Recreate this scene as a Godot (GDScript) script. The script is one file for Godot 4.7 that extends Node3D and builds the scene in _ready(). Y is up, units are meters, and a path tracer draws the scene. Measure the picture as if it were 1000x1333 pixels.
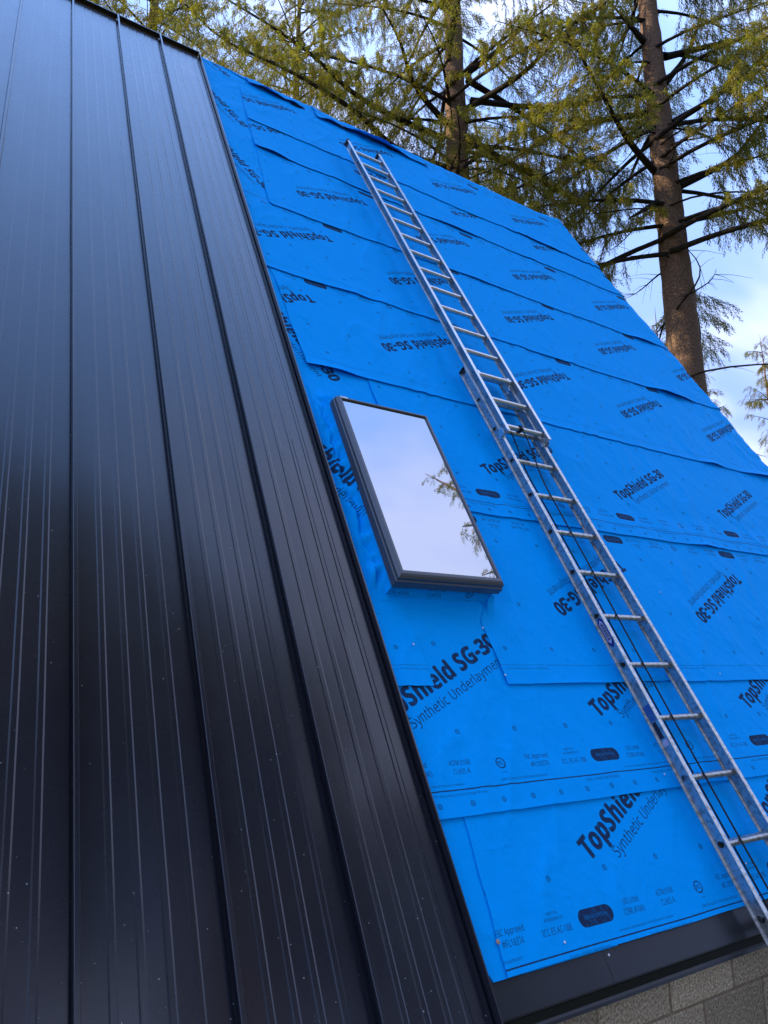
extends Node3D
# A steep cabin roof, half metal panels and half blue underlay, an extension ladder, conifers behind.
# Units are metres. The roof has its own axes: A along the eave, B up the slope, Z out of the roof.
# S is the distance from the eye to the roof plane; small a, b, h are A, B, Z divided by S.

const S := 2.2
const SN := 0.86236
const CS := 0.5063
const Y0 := 0.62
const RIDGE := 3.857
const RAKE := 3.134

var RT := Transform3D(Basis(Vector3(1, 0, 0), Vector3(0, SN, -CS), Vector3(0, CS, SN)), Vector3(0, Y0, 0))
var M := {}
var names := {}
var rng := RandomNumberGenerator.new()
var wn1 := FastNoiseLite.new()
var wn2 := FastNoiseLite.new()
var wn3 := FastNoiseLite.new()
var house: Node3D

func _ready():
	rng.seed = 7
	make_camera_and_light()
	make_noises()
	make_materials()
	make_ground()
	make_house()
	make_underlay()
	make_metal()
	make_skylight()
	make_nails()
	make_ladder()
	make_trees()

# ------------------------------------------------------------------ camera, sky, sun

func make_camera_and_light():
	var cam := Camera3D.new()
	cam.name = "camera"
	cam.transform = Transform3D(Basis(Vector3(0.846857, -0.000167, 0.53182), Vector3(-0.115095, 0.976243, 0.183581), Vector3(-0.519217, -0.216677, 0.82672)).orthonormalized(), Vector3(0, 1.73387, 1.89718))
	cam.fov = 72.27
	cam.near = 0.05
	cam.far = 4000.0
	add_child(cam)
	cam.current = true
	var env := Environment.new()
	env.background_mode = Environment.BG_SKY
	env.tonemap_mode = Environment.TONE_MAPPER_LINEAR
	env.tonemap_exposure = 2.0
	env.sdfgi_enabled = true
	env.ssao_enabled = true
	env.ssil_enabled = true
	var sky := Sky.new()
	var pm := PanoramaSkyMaterial.new()
	pm.panorama = ImageTexture.create_from_image(sky_image())
	pm.energy_multiplier = 1.0
	sky.sky_material = pm
	env.sky = sky
	env.background_energy_multiplier = 1.25
	var we := WorldEnvironment.new()
	we.name = "world"
	we.environment = env
	add_child(we)
	var sun := DirectionalLight3D.new()
	sun.name = "sun"
	sun.light_energy = 1.6
	sun.light_angular_distance = 0.5
	sun.light_color = Color(1.0, 0.91, 0.74)
	sun.shadow_enabled = true
	add_child(sun)
	var to_sun := Vector3(-0.74, 0.50, -0.45).normalized()
	sun.look_at_from_position(Vector3.ZERO, -to_sun, Vector3.UP)

func sky_image() -> Image:
	var w := 1024
	var h := 512
	var n := FastNoiseLite.new()
	n.seed = 11; n.frequency = 1.5; n.fractal_octaves = 5; n.fractal_gain = 0.55
	n.noise_type = FastNoiseLite.TYPE_SIMPLEX_SMOOTH
	var n2 := FastNoiseLite.new()
	n2.seed = 5; n2.frequency = 0.6; n2.fractal_octaves = 2
	var data := PackedFloat32Array()
	data.resize(w * h * 3)
	for j in h:
		var el := PI * (0.5 - (j + 0.5) / h)
		for i in w:
			var az := TAU * (i + 0.5) / w
			var d := Vector3(cos(el) * sin(az), sin(el), -cos(el) * cos(az))
			var e: float = max(d.y, 0.0)
			var c := Vector3(0.18, 0.26, 0.50).lerp(Vector3(0.24, 0.44, 0.95), pow(e, 2.2))
			# thin sheet of cloud: look the noise up on a flat layer so that it streaks towards the horizon
			var q := d / (e + 0.22)
			var f := n.get_noise_3d(q.x * 0.8 + 7.77, q.z * 1.7 + 22.55, 0.0) + 0.6 * n2.get_noise_3d(q.x + 7.77, q.z + 22.55, 4.0)
			var k := smoothstep(-0.22, 0.58, f)
			c = c.lerp(Vector3(0.66, 0.67, 0.85), 0.60 * k)
			if d.y < 0.0:
				c = c.lerp(Vector3(0.10, 0.10, 0.09), clamp(-d.y * 12.0, 0.0, 1.0))
			var o := (j * w + i) * 3
			data[o] = c.x; data[o + 1] = c.y; data[o + 2] = c.z
	return Image.create_from_data(w, h, false, Image.FORMAT_RGBF, data.to_byte_array())

# ------------------------------------------------------------------ small tools

func numbered(called: String) -> String:
	if not names.has(called):
		names[called] = 0
		return called
	names[called] += 1
	return "%s_%03d" % [called, names[called]]

func thing(called: String, label: String, category: String, at: Vector3, group := "") -> Node3D:
	var o := Node3D.new()
	o.name = numbered(called)
	add_child(o)
	o.position = at
	o.set_meta("label", label)
	o.set_meta("category", category)
	if group != "":
		o.set_meta("group", group)
	return o

func put(mesh: Mesh, called: String, mat: Material, parent: Node3D, t := Transform3D.IDENTITY) -> MeshInstance3D:
	var o := MeshInstance3D.new()
	o.name = called
	o.mesh = mesh
	o.material_override = mat
	o.transform = t
	parent.add_child(o, true)
	return o

func hn(parent: Node3D) -> Transform3D:        # roof axes as seen from a thing standing at parent.position
	return Transform3D(Basis.IDENTITY, -parent.position) * RT

class Mb:
	var v := PackedVector3Array()
	var n := PackedVector3Array()
	var u := PackedVector2Array()
	var c := PackedColorArray()
	var colored := false
	func tri(a: Vector3, b: Vector3, d: Vector3, na: Vector3, nb: Vector3, nd: Vector3, ua := Vector2.ZERO, ub := Vector2.ZERO, ud := Vector2.ZERO):
		if (b - a).cross(d - a).dot(na + nb + nd) > 0.0:
			v.append_array([a, d, b]); n.append_array([na, nd, nb]); u.append_array([ua, ud, ub])
		else:
			v.append_array([a, b, d]); n.append_array([na, nb, nd]); u.append_array([ua, ub, ud])
	func flat(a: Vector3, b: Vector3, d: Vector3, out: Vector3, ua := Vector2.ZERO, ub := Vector2.ZERO, ud := Vector2.ZERO):
		var m := (b - a).cross(d - a).normalized()
		if m.dot(out) < 0.0: m = -m
		tri(a, b, d, m, m, m, ua, ub, ud)
	func quad(a: Vector3, b: Vector3, d: Vector3, e: Vector3, out: Vector3):
		flat(a, b, d, out); flat(a, d, e, out)
	func box(lo: Vector3, hi: Vector3, t := Transform3D.IDENTITY):
		var p := []
		for k in 8: p.append(t * Vector3(hi.x if k & 1 else lo.x, hi.y if k & 2 else lo.y, hi.z if k & 4 else lo.z))
		var x := t.basis.x; var y := t.basis.y; var z := t.basis.z
		quad(p[0], p[2], p[6], p[4], -x); quad(p[1], p[3], p[7], p[5], x)
		quad(p[0], p[1], p[5], p[4], -y); quad(p[2], p[3], p[7], p[6], y)
		quad(p[0], p[1], p[3], p[2], -z); quad(p[4], p[5], p[7], p[6], z)
	func bevel_box(lo: Vector3, hi: Vector3, r: float, t := Transform3D.IDENTITY):
		# six faces, twelve chamfers, eight corners
		var c0 := (lo + hi) / 2; var h := (hi - lo) / 2
		var g := h - Vector3(r, r, r)
		for ax in 3:
			for s in [-1.0, 1.0]:
				var i: int = (ax + 1) % 3; var j: int = (ax + 2) % 3
				var q := []
				for k in [[-1, -1], [1, -1], [1, 1], [-1, 1]]:
					var p := Vector3.ZERO
					p[ax] = s * h[ax]; p[i] = k[0] * g[i]; p[j] = k[1] * g[j]
					q.append(t * (c0 + p))
				var out := Vector3.ZERO; out[ax] = s
				quad(q[0], q[1], q[2], q[3], t.basis * out)
				for s2 in [-1.0, 1.0]:
					var a := Vector3.ZERO; var b := Vector3.ZERO; var d := Vector3.ZERO; var e := Vector3.ZERO
					a[ax] = s * h[ax]; a[i] = s2 * g[i]; a[j] = -g[j]
					b = a; b[j] = g[j]
					d[ax] = s * g[ax]; d[i] = s2 * h[i]; d[j] = g[j]
					e = d; e[j] = -g[j]
					var o2 := Vector3.ZERO; o2[ax] = s; o2[i] = s2
					quad(t * (c0 + a), t * (c0 + b), t * (c0 + d), t * (c0 + e), t.basis * o2)
		for sx in [-1.0, 1.0]:
			for sy in [-1.0, 1.0]:
				for sz in [-1.0, 1.0]:
					flat(t * (c0 + Vector3(sx * h.x, sy * g.y, sz * g.z)), t * (c0 + Vector3(sx * g.x, sy * h.y, sz * g.z)), t * (c0 + Vector3(sx * g.x, sy * g.y, sz * h.z)), t.basis * Vector3(sx, sy, sz))
	func tube(pts: Array, rad: Array, sides := 8, caps := true, wob: FastNoiseLite = null, amp := 0.0):
		var rings := []; var norms := []
		var side := Vector3.ZERO
		for i in pts.size():
			var t: Vector3 = (pts[min(i + 1, pts.size() - 1)] - pts[max(i - 1, 0)]).normalized()
			if side == Vector3.ZERO:
				side = t.cross(Vector3.RIGHT if abs(t.x) < 0.8 else Vector3.UP).normalized()
			side = (side - t * side.dot(t)).normalized()
			var up := t.cross(side)
			var ring := []; var nn := []
			for k in sides + 1:
				var a := TAU * (k % sides) / sides
				var d := side * cos(a) + up * sin(a)
				var r: float = rad[i]
				if wob:
					r += amp * (abs(wob.get_noise_3d(pts[i].x + d.x * 0.25, pts[i].y * 0.22, pts[i].z + d.z * 0.25)) - 0.25) * 2.0
				ring.append(pts[i] + d * r); nn.append(d)
			rings.append(ring); norms.append(nn)
		for i in pts.size() - 1:
			for k in sides:
				quad_n(rings[i][k], rings[i][k + 1], rings[i + 1][k + 1], rings[i + 1][k], norms[i][k], norms[i][k + 1], norms[i + 1][k + 1], norms[i + 1][k])
		if caps:
			for e in [0, pts.size() - 1]:
				var out: Vector3 = (pts[0] - pts[1]) if e == 0 else (pts[-1] - pts[-2])
				for k in sides: flat(pts[e], rings[e][k], rings[e][k + 1], out)
	func quad_n(a: Vector3, b: Vector3, d: Vector3, e: Vector3, na: Vector3, nb: Vector3, nd: Vector3, ne: Vector3):
		tri(a, b, d, na, nb, nd); tri(a, d, e, na, nd, ne)
	func grid(p: Array, uv: Array, out: Vector3):       # p[row][col]
		var nr := p.size(); var nc: int = p[0].size()
		var nm := []
		for i in nr:
			var row := []
			for j in nc:
				var dx: Vector3 = p[i][min(j + 1, nc - 1)] - p[i][max(j - 1, 0)]
				var dy: Vector3 = p[min(i + 1, nr - 1)][j] - p[max(i - 1, 0)][j]
				var m := dx.cross(dy).normalized()
				if m.dot(out) < 0.0: m = -m
				row.append(m)
			nm.append(row)
		for i in nr - 1:
			for j in nc - 1:
				tri(p[i][j], p[i][j + 1], p[i + 1][j + 1], nm[i][j], nm[i][j + 1], nm[i + 1][j + 1], uv[i][j], uv[i][j + 1], uv[i + 1][j + 1])
				tri(p[i][j], p[i + 1][j + 1], p[i + 1][j], nm[i][j], nm[i + 1][j + 1], nm[i + 1][j], uv[i][j], uv[i + 1][j + 1], uv[i + 1][j])
	func done() -> ArrayMesh:
		var arr := []
		arr.resize(Mesh.ARRAY_MAX)
		arr[Mesh.ARRAY_VERTEX] = v; arr[Mesh.ARRAY_NORMAL] = n; arr[Mesh.ARRAY_TEX_UV] = u
		if colored: arr[Mesh.ARRAY_COLOR] = c
		var m := ArrayMesh.new()
		m.add_surface_from_arrays(Mesh.PRIMITIVE_TRIANGLES, arr)
		return m

func R(a: float, b: float, h: float) -> Vector3:      # roof units to roof metres
	return Vector3(a * S, b * S, h * S)

# ------------------------------------------------------------------ materials

func make_noises():
	wn1.seed = 21; wn1.frequency = 0.55; wn1.fractal_octaves = 2
	wn2.seed = 22; wn2.frequency = 1.6; wn2.fractal_octaves = 3
	wn3.seed = 23; wn3.frequency = 3.0; wn3.fractal_octaves = 2

func lin(r: float, g: float, b: float) -> Color:
	return Color(r, g, b).linear_to_srgb()

func std(c: Color, rough: float, metal := 0.0, spec := 0.5) -> StandardMaterial3D:
	var m := StandardMaterial3D.new()
	m.albedo_color = c; m.roughness = rough; m.metallic = metal; m.metallic_specular = spec
	return m

func noise_tex(sd: int, freq: float, oct: int, lo: float, hi: float, size := 512, kind := FastNoiseLite.TYPE_SIMPLEX_SMOOTH) -> ImageTexture:
	var f := FastNoiseLite.new()
	f.seed = sd; f.frequency = freq; f.fractal_octaves = oct; f.noise_type = kind
	var im := f.get_seamless_image(size, size)
	im.convert(Image.FORMAT_L8)
	var d := im.get_data()
	for i in d.size(): d[i] = int(255.0 * lerp(lo, hi, d[i] / 255.0))
	return ImageTexture.create_from_image(Image.create_from_data(size, size, false, Image.FORMAT_L8, d))

func normal_tex(sd: int, freq: float, oct: int, strength: float, size := 512, kind := FastNoiseLite.TYPE_SIMPLEX_SMOOTH) -> ImageTexture:
	var f := FastNoiseLite.new()
	f.seed = sd; f.frequency = freq; f.fractal_octaves = oct; f.noise_type = kind
	var im := f.get_seamless_image(size, size)
	im.convert(Image.FORMAT_RGBA8)
	im.bump_map_to_normal_map(strength)
	return ImageTexture.create_from_image(im)

func ramp_tex(sd: int, freq: float, oct: int, stops: Array, size := 512, kind := FastNoiseLite.TYPE_SIMPLEX_SMOOTH, squash := 1) -> ImageTexture:
	var f := FastNoiseLite.new()
	f.seed = sd; f.frequency = freq; f.fractal_octaves = oct; f.noise_type = kind
	var im := f.get_seamless_image(size, size)
	if squash > 1: im.resize(size * squash, size, Image.INTERPOLATE_BILINEAR)
	im.convert(Image.FORMAT_L8)
	var d := im.get_data()
	var out := PackedByteArray(); out.resize(d.size() * 3)
	for i in d.size():
		var x: float = d[i] / 255.0 * (stops.size() - 1)
		var k := mini(int(x), stops.size() - 2)
		var c: Color = stops[k].lerp(stops[k + 1], x - k)
		out[i * 3] = int(c.r * 255); out[i * 3 + 1] = int(c.g * 255); out[i * 3 + 2] = int(c.b * 255)
	return ImageTexture.create_from_image(Image.create_from_data(im.get_width(), im.get_height(), false, Image.FORMAT_RGB8, out))

func tri(m: StandardMaterial3D, scale: float, world := false) -> StandardMaterial3D:
	m.uv1_triplanar = true; m.uv1_world_triplanar = world
	m.uv1_scale = Vector3(scale, scale, scale)
	return m

func make_materials():
	# charcoal painted steel
	var st := std(lin(0.0125, 0.0132, 0.0205), 0.30, 0.0, 0.32)
	st.roughness_texture = noise_tex(3, 0.012, 4, 0.8, 1.0)
	st.roughness = 0.30
	st.normal_enabled = true
	st.normal_texture = normal_tex(4, 0.004, 3, 1.2)
	st.normal_scale = 0.10
	st.clearcoat_enabled = true; st.clearcoat = 0.9; st.clearcoat_roughness = 0.18
	M.steel = tri(st, 0.9)
	M.trim = std(lin(0.011, 0.0115, 0.0145), 0.34, 0.0, 0.45)
	M.frame = std(lin(0.085, 0.092, 0.105), 0.38, 0.3, 0.6)
	# window glass with a coating that mirrors
	M.glass = std(lin(0.46, 0.47, 0.49), 0.015, 0.95)
	M.gasket = std(lin(0.01, 0.01, 0.011), 0.6)
	# aluminium
	var al := std(Color(1, 1, 1), 0.36, 0.95)
	al.albedo_texture = ramp_tex(31, 0.02, 5, [Color(0.72, 0.715, 0.71), Color(0.80, 0.80, 0.795), Color(0.84, 0.84, 0.835), Color(0.77, 0.765, 0.755)])
	al.roughness_texture = noise_tex(32, 0.03, 4, 0.7, 1.0)
	al.roughness = 0.36
	M.alu = tri(al, 1.2)
	var ao := std(Color(1, 1, 1), 0.46, 0.88)
	ao.albedo_texture = ramp_tex(33, 0.045, 5, [Color(0.46, 0.42, 0.37), Color(0.68, 0.67, 0.65), Color(0.77, 0.77, 0.76), Color(0.81, 0.81, 0.80), Color(0.60, 0.56, 0.51)])
	ao.roughness_texture = noise_tex(34, 0.03, 4, 0.7, 1.0)
	ao.roughness = 0.40
	M.alu_old = tri(ao, 1.3)
	M.rubber = std(lin(0.012, 0.012, 0.014), 0.65)
	M.rope = std(lin(0.012, 0.012, 0.016), 0.85)
	M.white = std(lin(0.75, 0.76, 0.78), 0.5)
	M.tan = std(lin(0.42, 0.28, 0.20), 0.6)
	M.print_blue = std(lin(0.01, 0.012, 0.16), 0.4)
	M.print_black = std(lin(0.012, 0.012, 0.02), 0.5)
	M.print_sky = std(lin(0.03, 0.10, 0.32), 0.4)
	M.lilac = std(lin(0.42, 0.42, 0.60), 0.5)
	# concrete block
	for k in 3:
		var b := std(Color(1, 1, 1), 0.95, 0.0, 0.3)
		var t: float = [1.1, 0.98, 1.2][k]
		b.albedo_texture = ramp_tex(41 + k, 0.06, 5, [Color(0.31 * t, 0.26 * t, 0.20 * t), Color(0.61 * t, 0.545 * t, 0.455 * t), Color(0.71 * t, 0.645 * t, 0.545 * t), Color(0.90 * t, 0.835 * t, 0.74 * t)], 512)
		b.normal_enabled = true
		b.normal_texture = normal_tex(44, 0.09, 4, 6.0)
		b.normal_scale = 1.0
		M["block%d" % k] = tri(b, 2.3, true)
	M.mortar = tri(std(Color(0.66, 0.58, 0.48), 0.95, 0.0, 0.3), 2.0, true)
	M.mortar.albedo_texture = noise_tex(47, 0.05, 4, 0.7, 1.0)
	M.plywood = std(Color(0.55, 0.42, 0.28), 0.8)
	M.siding = tri(std(Color(1, 1, 1), 0.85), 0.6)
	M.siding.albedo_texture = ramp_tex(48, 0.02, 4, [Color(0.30, 0.22, 0.15), Color(0.40, 0.30, 0.20)])
	# bark
	var bk := std(Color(1, 1, 1), 0.95, 0.0, 0.25)
	bk.albedo_texture = ramp_tex(51, 0.035, 5, [Color(0.19, 0.145, 0.12), Color(0.38, 0.31, 0.265), Color(0.51, 0.42, 0.36), Color(0.64, 0.55, 0.48)], 512, FastNoiseLite.TYPE_SIMPLEX_SMOOTH)
	bk.normal_enabled = true
	bk.normal_texture = normal_tex(52, 0.03, 4, 9.0, 512, FastNoiseLite.TYPE_CELLULAR)
	bk.normal_scale = 1.0
	bk.uv1_triplanar = true
	bk.uv1_scale = Vector3(2.6, 0.8, 2.6)
	M.bark = bk
	M.limb = std(lin(0.030, 0.026, 0.024), 0.95, 0.0, 0.2)
	M.twig = std(lin(0.045, 0.036, 0.030), 0.95, 0.0, 0.2)
	var lf := std(Color(1, 1, 1), 0.6, 0.0, 0.35)
	lf.vertex_color_use_as_albedo = true
	lf.backlight_enabled = true
	lf.backlight = Color(0.95, 1.0, 0.45)
	lf.cull_mode = BaseMaterial3D.CULL_DISABLED
	M.leaf = lf
	var gr := std(Color(1, 1, 1), 0.95, 0.0, 0.2)
	gr.albedo_texture = ramp_tex(61, 0.02, 5, [Color(0.20, 0.17, 0.12), Color(0.27, 0.29, 0.16), Color(0.33, 0.36, 0.20), Color(0.38, 0.33, 0.24)])
	M.ground = tri(gr, 0.25, true)
	M.underlay = underlay_material()

# ------------------------------------------------------------------ the print on the underlay

const TW := 1.24
const TH := 1.22
const TP := 2048

func font(bold: bool) -> SystemFont:
	var f := SystemFont.new()
	f.font_names = PackedStringArray(["Droid Sans"])
	f.font_weight = 700 if bold else 400
	return f

func ink_tri(cov: PackedByteArray, p: Vector2, q: Vector2, r: Vector2, full: float):
	var lo: float = min(p.y, min(q.y, r.y)); var hi: float = max(p.y, max(q.y, r.y))
	var sub := 3
	for s in range(int(floor(lo * sub)), int(ceil(hi * sub)) + 1):
		var y := (s + 0.5) / sub
		var xs := []
		for e in [[p, q], [q, r], [r, p]]:
			var a: Vector2 = e[0]; var b: Vector2 = e[1]
			if (a.y <= y) != (b.y <= y): xs.append(a.x + (b.x - a.x) * (y - a.y) / (b.y - a.y))
		if xs.size() < 2: continue
		var x0: float = min(xs[0], xs[1]); var x1: float = max(xs[0], xs[1])
		var row := posmod(int(floor(y)), TP) * TP
		for x in range(int(floor(x0)), int(floor(x1)) + 1):
			var c: float = min(x1, x + 1.0) - max(x0, float(x))
			var o := (row + posmod(x, TP)) * 2 + 1
			cov[o] = mini(255, cov[o] + int(c / sub * full + 0.5))

var glyphs := {}

func ink_text(cov: PackedByteArray, text: String, bold: bool, cap: float, x: float, y: float, deg := 0.0, full := 255.0, grow := 0.0, wide := 1.0, mid := false):
	# x, y in metres from the lower left corner; cap = capital height in metres
	var key := text + str(bold)
	if not glyphs.has(key):
		var t := TextMesh.new()
		t.font = font(bold); t.text = text; t.font_size = 64; t.pixel_size = 1.0; t.depth = 0.0
		t.horizontal_alignment = HORIZONTAL_ALIGNMENT_LEFT
		t.vertical_alignment = VERTICAL_ALIGNMENT_BOTTOM
		var arr := t.surface_get_arrays(0)
		var vv: PackedVector3Array = arr[Mesh.ARRAY_VERTEX]
		var ii: PackedInt32Array = arr[Mesh.ARRAY_INDEX]
		var base := 1e9
		for g in vv: base = min(base, g.y)
		var tb := TextMesh.new()
		tb.font = font(bold); tb.text = "H"; tb.font_size = 64; tb.pixel_size = 1.0; tb.depth = 0.0
		tb.vertical_alignment = VERTICAL_ALIGNMENT_BOTTOM
		var hb := tb.get_aabb()
		glyphs[key] = [vv, ii, hb.position.y, hb.size.y, t.get_aabb()]
	var g = glyphs[key]
	var vv: PackedVector3Array = g[0]
	var ii: PackedInt32Array = g[1]
	var k: float = cap / g[3]
	var box: AABB = g[4]
	var ca := cos(deg_to_rad(deg)); var sa := sin(deg_to_rad(deg))
	var ox: float = box.position.x + (box.size.x / 2 if mid else 0.0)
	for off in ([Vector2.ZERO] if grow == 0.0 else [Vector2(-grow, 0), Vector2(grow, 0), Vector2(0, grow), Vector2(0, -grow)]):
		var px := PackedVector2Array()
		for w in vv:
			var lx: float = (w.x - ox) * k * wide + off.x
			var ly: float = (w.y - g[2]) * k + off.y
			px.append(Vector2((x + lx * ca - ly * sa) / TW * TP, TP - (y + lx * sa + ly * ca) / TH * TP))
		for i in range(0, ii.size(), 3):
			ink_tri(cov, px[ii[i]], px[ii[i + 1]], px[ii[i + 2]], full)

func ink_poly(cov: PackedByteArray, pts: Array, full := 255.0):    # convex, metres
	for i in range(1, pts.size() - 1):
		var q := []
		for w in [pts[0], pts[i], pts[i + 1]]: q.append(Vector2(w.x / TW * TP, TP - w.y / TH * TP))
		ink_tri(cov, q[0], q[1], q[2], full)

func ink_ring(cov: PackedByteArray, x: float, y: float, r0: float, r1: float, full := 255.0):
	for i in 20:
		var a := TAU * i / 20; var b := TAU * (i + 1) / 20
		ink_poly(cov, [Vector2(x + r0 * cos(a), y + r0 * sin(a)), Vector2(x + r1 * cos(a), y + r1 * sin(a)), Vector2(x + r1 * cos(b), y + r1 * sin(b)), Vector2(x + r0 * cos(b), y + r0 * sin(b))], full)

func crease_tex() -> ImageTexture:
	# sharp little folds crossing one another over a soft ripple and a fine weave
	var f := FastNoiseLite.new()
	f.seed = 71; f.frequency = 0.0032; f.fractal_type = FastNoiseLite.FRACTAL_RIDGED; f.fractal_octaves = 3
	f.domain_warp_enabled = true; f.domain_warp_amplitude = 60.0; f.domain_warp_frequency = 0.004
	var a := f.get_seamless_image(1024, 1024); a.convert(Image.FORMAT_L8)
	var g := FastNoiseLite.new()
	g.seed = 72; g.frequency = 0.016; g.fractal_octaves = 5
	var b := g.get_seamless_image(1024, 1024); b.convert(Image.FORMAT_L8)
	var da := a.get_data(); var db := b.get_data()
	var out := PackedByteArray(); out.resize(da.size())
	for i in da.size():
		var x := da[i] / 255.0
		var weave := 2.0 if ((i % 1024) / 3 + (i / 1024) / 3) % 2 == 0 else 0.0
		out[i] = int(clampf(150.0 * pow(x, 7.0) + 0.34 * db[i] + weave, 0.0, 255.0))
	var im := Image.create_from_data(1024, 1024, false, Image.FORMAT_L8, out)
	im.convert(Image.FORMAT_RGBA8)
	im.bump_map_to_normal_map(5.0)
	return ImageTexture.create_from_image(im)

func underlay_material() -> StandardMaterial3D:
	var cov := PackedByteArray()
	cov.resize(TP * TP * 2)
	# the big diagonal name
	ink_text(cov, "TopShield SG-30", true, 0.083, 0.30, 0.365, 26.0, 150.0, 0.0035)
	ink_text(cov, "TopShield SG-30", true, 0.083, 0.30, 0.365, 26.0, 255.0)
	ink_text(cov, "Synthetic Underlayment", false, 0.046, 0.46, 0.355, 26.0, 215.0)
	# the line of approvals along the edge
	var ys := 0.185
	var px := 0.21
	var pill := []
	for i in 24:
		var a := TAU * i / 24
		pill.append(Vector2(px + 0.062 * sign(cos(a)) + 0.030 * cos(a), ys + 0.030 * sin(a)))
	ink_poly(cov, pill, 255.0)
	for i in 15:       # small bright lettering inside the dark lozenge, too small to read
		for yy in 22:
			for xx in 6:
				if (xx + i * 3 + yy / 5) % 4 > 1: continue
				var cx := int((px - 0.062 + i * 0.0083) / TW * TP) + xx
				var cy := TP - int((ys - 0.004) / TH * TP) - yy
				cov[(cy * TP + cx) * 2 + 1] = 60
	var st := TW / 6.0
	var rows := [["UDI Listed", "CCRR #1045"], ["ASTM E108", "CLASS A"], ["", ""], ["FBC Approved", "#FL18374"], ["REQUIREMENTS OF", "ICC-ES AC-188"]]
	for i in 5:
		var x := px + st * (i + 1)
		if i == 2:
			ink_ring(cov, x, ys + 0.006, 0.019, 0.024)
			ink_text(cov, "ETL", true, 0.016, x, ys - 0.002, 0.0, 255.0, 0.0, 0.8, true)
			ink_text(cov, "intertek", false, 0.006, x, ys - 0.036, 0.0, 200.0, 0.0, 1.0, true)
			continue
		if i == 4:
			ink_text(cov, "MEETS THE", false, 0.010, x, ys + 0.036, 0.0, 230.0, 0.0, 0.8, true)
			ink_text(cov, rows[i][0], false, 0.010, x, ys + 0.018, 0.0, 230.0, 0.0, 0.8, true)
		else:
			ink_text(cov, rows[i][0], false, 0.021, x, ys + 0.012, 0.0, 235.0, 0.0, 0.72, true)
		ink_text(cov, rows[i][1], false, 0.022, x, ys - 0.024, 0.0, 235.0, 0.0, 0.75, true)
	# fine lines, a rule, nail marks
	ink_text(cov, "Do not use for permanent exposure  Follow all instructions for installation", false, 0.0085, 0.30, 0.117, 0.0, 220.0, 0.0, 0.8)
	ink_text(cov, "ASTM D226 type I & II  ASTM D4869 & ASTM D6757", false, 0.010, 0.80, 0.117, 0.0, 230.0, 0.0, 0.8)
	ink_text(cov, "PLASTIC CAP NAILS / ROOFING NAILS", false, 0.012, 0.02, 0.076, 0.0, 220.0, 0.0, 0.75)
	ink_text(cov, "This side up  Anchor to the deck through the marks", false, 0.010, 0.45, 0.078, 0.0, 200.0, 0.0, 0.8)
	ink_poly(cov, [Vector2(0, 0.098), Vector2(TW, 0.098), Vector2(TW, 0.103), Vector2(0, 0.103)], 255.0)
	for k in 8:
		for yy in [[0.045, 0.0], [0.335, 0.3], [0.76, 0.6], [1.03, 0.1]]:
			if yy[0] > 0.1 and k % 2 == 1: continue
			var x: float = (k + yy[1]) * TW / 8
			ink_ring(cov, x, yy[0], 0.0085, 0.0115, 190.0)
			ink_ring(cov, x, yy[0], 0.003, 0.0055, 190.0)
	ink_text(cov, "Nail through the marks on roofs steeper than 8:12", false, 0.011, 0.10, 1.135, 0.0, 150.0, 0.0, 0.8)
	ink_poly(cov, [Vector2(0, 1.12), Vector2(TW, 1.12), Vector2(TW, 1.122), Vector2(0, 1.122)], 170.0)
	var wear := FastNoiseLite.new()
	wear.seed = 77; wear.frequency = 0.02; wear.fractal_octaves = 4
	var wi := wear.get_seamless_image(512, 512); wi.convert(Image.FORMAT_L8)
	var wd := wi.get_data()
	for i in TP * TP:
		if cov[i * 2 + 1] > 0:
			var wv := wd[((i / TP) % 512) * 512 + (i % TP) % 512]
			cov[i * 2 + 1] = int(cov[i * 2 + 1] * clampf(1.25 - wv / 420.0, 0.55, 0.96))
	var rgba := PackedByteArray()
	rgba.resize(TP * TP * 4)
	for i in TP * TP:
		if cov[i * 2 + 1] > 0:
			rgba[i * 4] = 40; rgba[i * 4 + 1] = 52; rgba[i * 4 + 2] = 80; rgba[i * 4 + 3] = cov[i * 2 + 1]
	var ink := Image.create_from_data(TP, TP, false, Image.FORMAT_RGBA8, rgba)
	var base := Image.create_empty(TP, TP, false, Image.FORMAT_RGBA8)
	base.fill(Color(0.0, 0.65, 0.975))
	base.blend_rect(ink, Rect2i(0, 0, TP, TP), Vector2i.ZERO)
	var m := std(Color(1, 1, 1), 0.6, 0.0, 0.10)
	m.albedo_texture = ImageTexture.create_from_image(base)
	m.normal_enabled = true
	m.normal_texture = crease_tex()
	m.normal_scale = 0.75
	return m

# ------------------------------------------------------------------ ground and house

func make_ground():
	var mb := Mb.new()
	var n := 60
	var p := []; var uv := []
	for i in n + 1:
		var row := []; var ur := []
		for j in n + 1:
			var x := (j - n / 2.0) / (n / 2.0); var z := (i - n / 2.0) / (n / 2.0)
			var px: float = sign(x) * pow(abs(x), 3.0) * 900.0 + 3.0
			var pz: float = sign(z) * pow(abs(z), 3.0) * 900.0 - 3.0
			var d := Vector2(px - 3.5, pz + 4.0).length()
			var y := wn1.get_noise_2d(px * 0.1, pz * 0.1) * 1.5 * smoothstep(8.0, 40.0, d) - 0.004
			row.append(Vector3(px, y, pz)); ur.append(Vector2(px, pz))
		p.append(row); uv.append(ur)
	mb.grid(p, uv, Vector3.UP)
	var g := put(mb.done(), "ground", M.ground, self)
	g.set_meta("kind", "structure")

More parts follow.
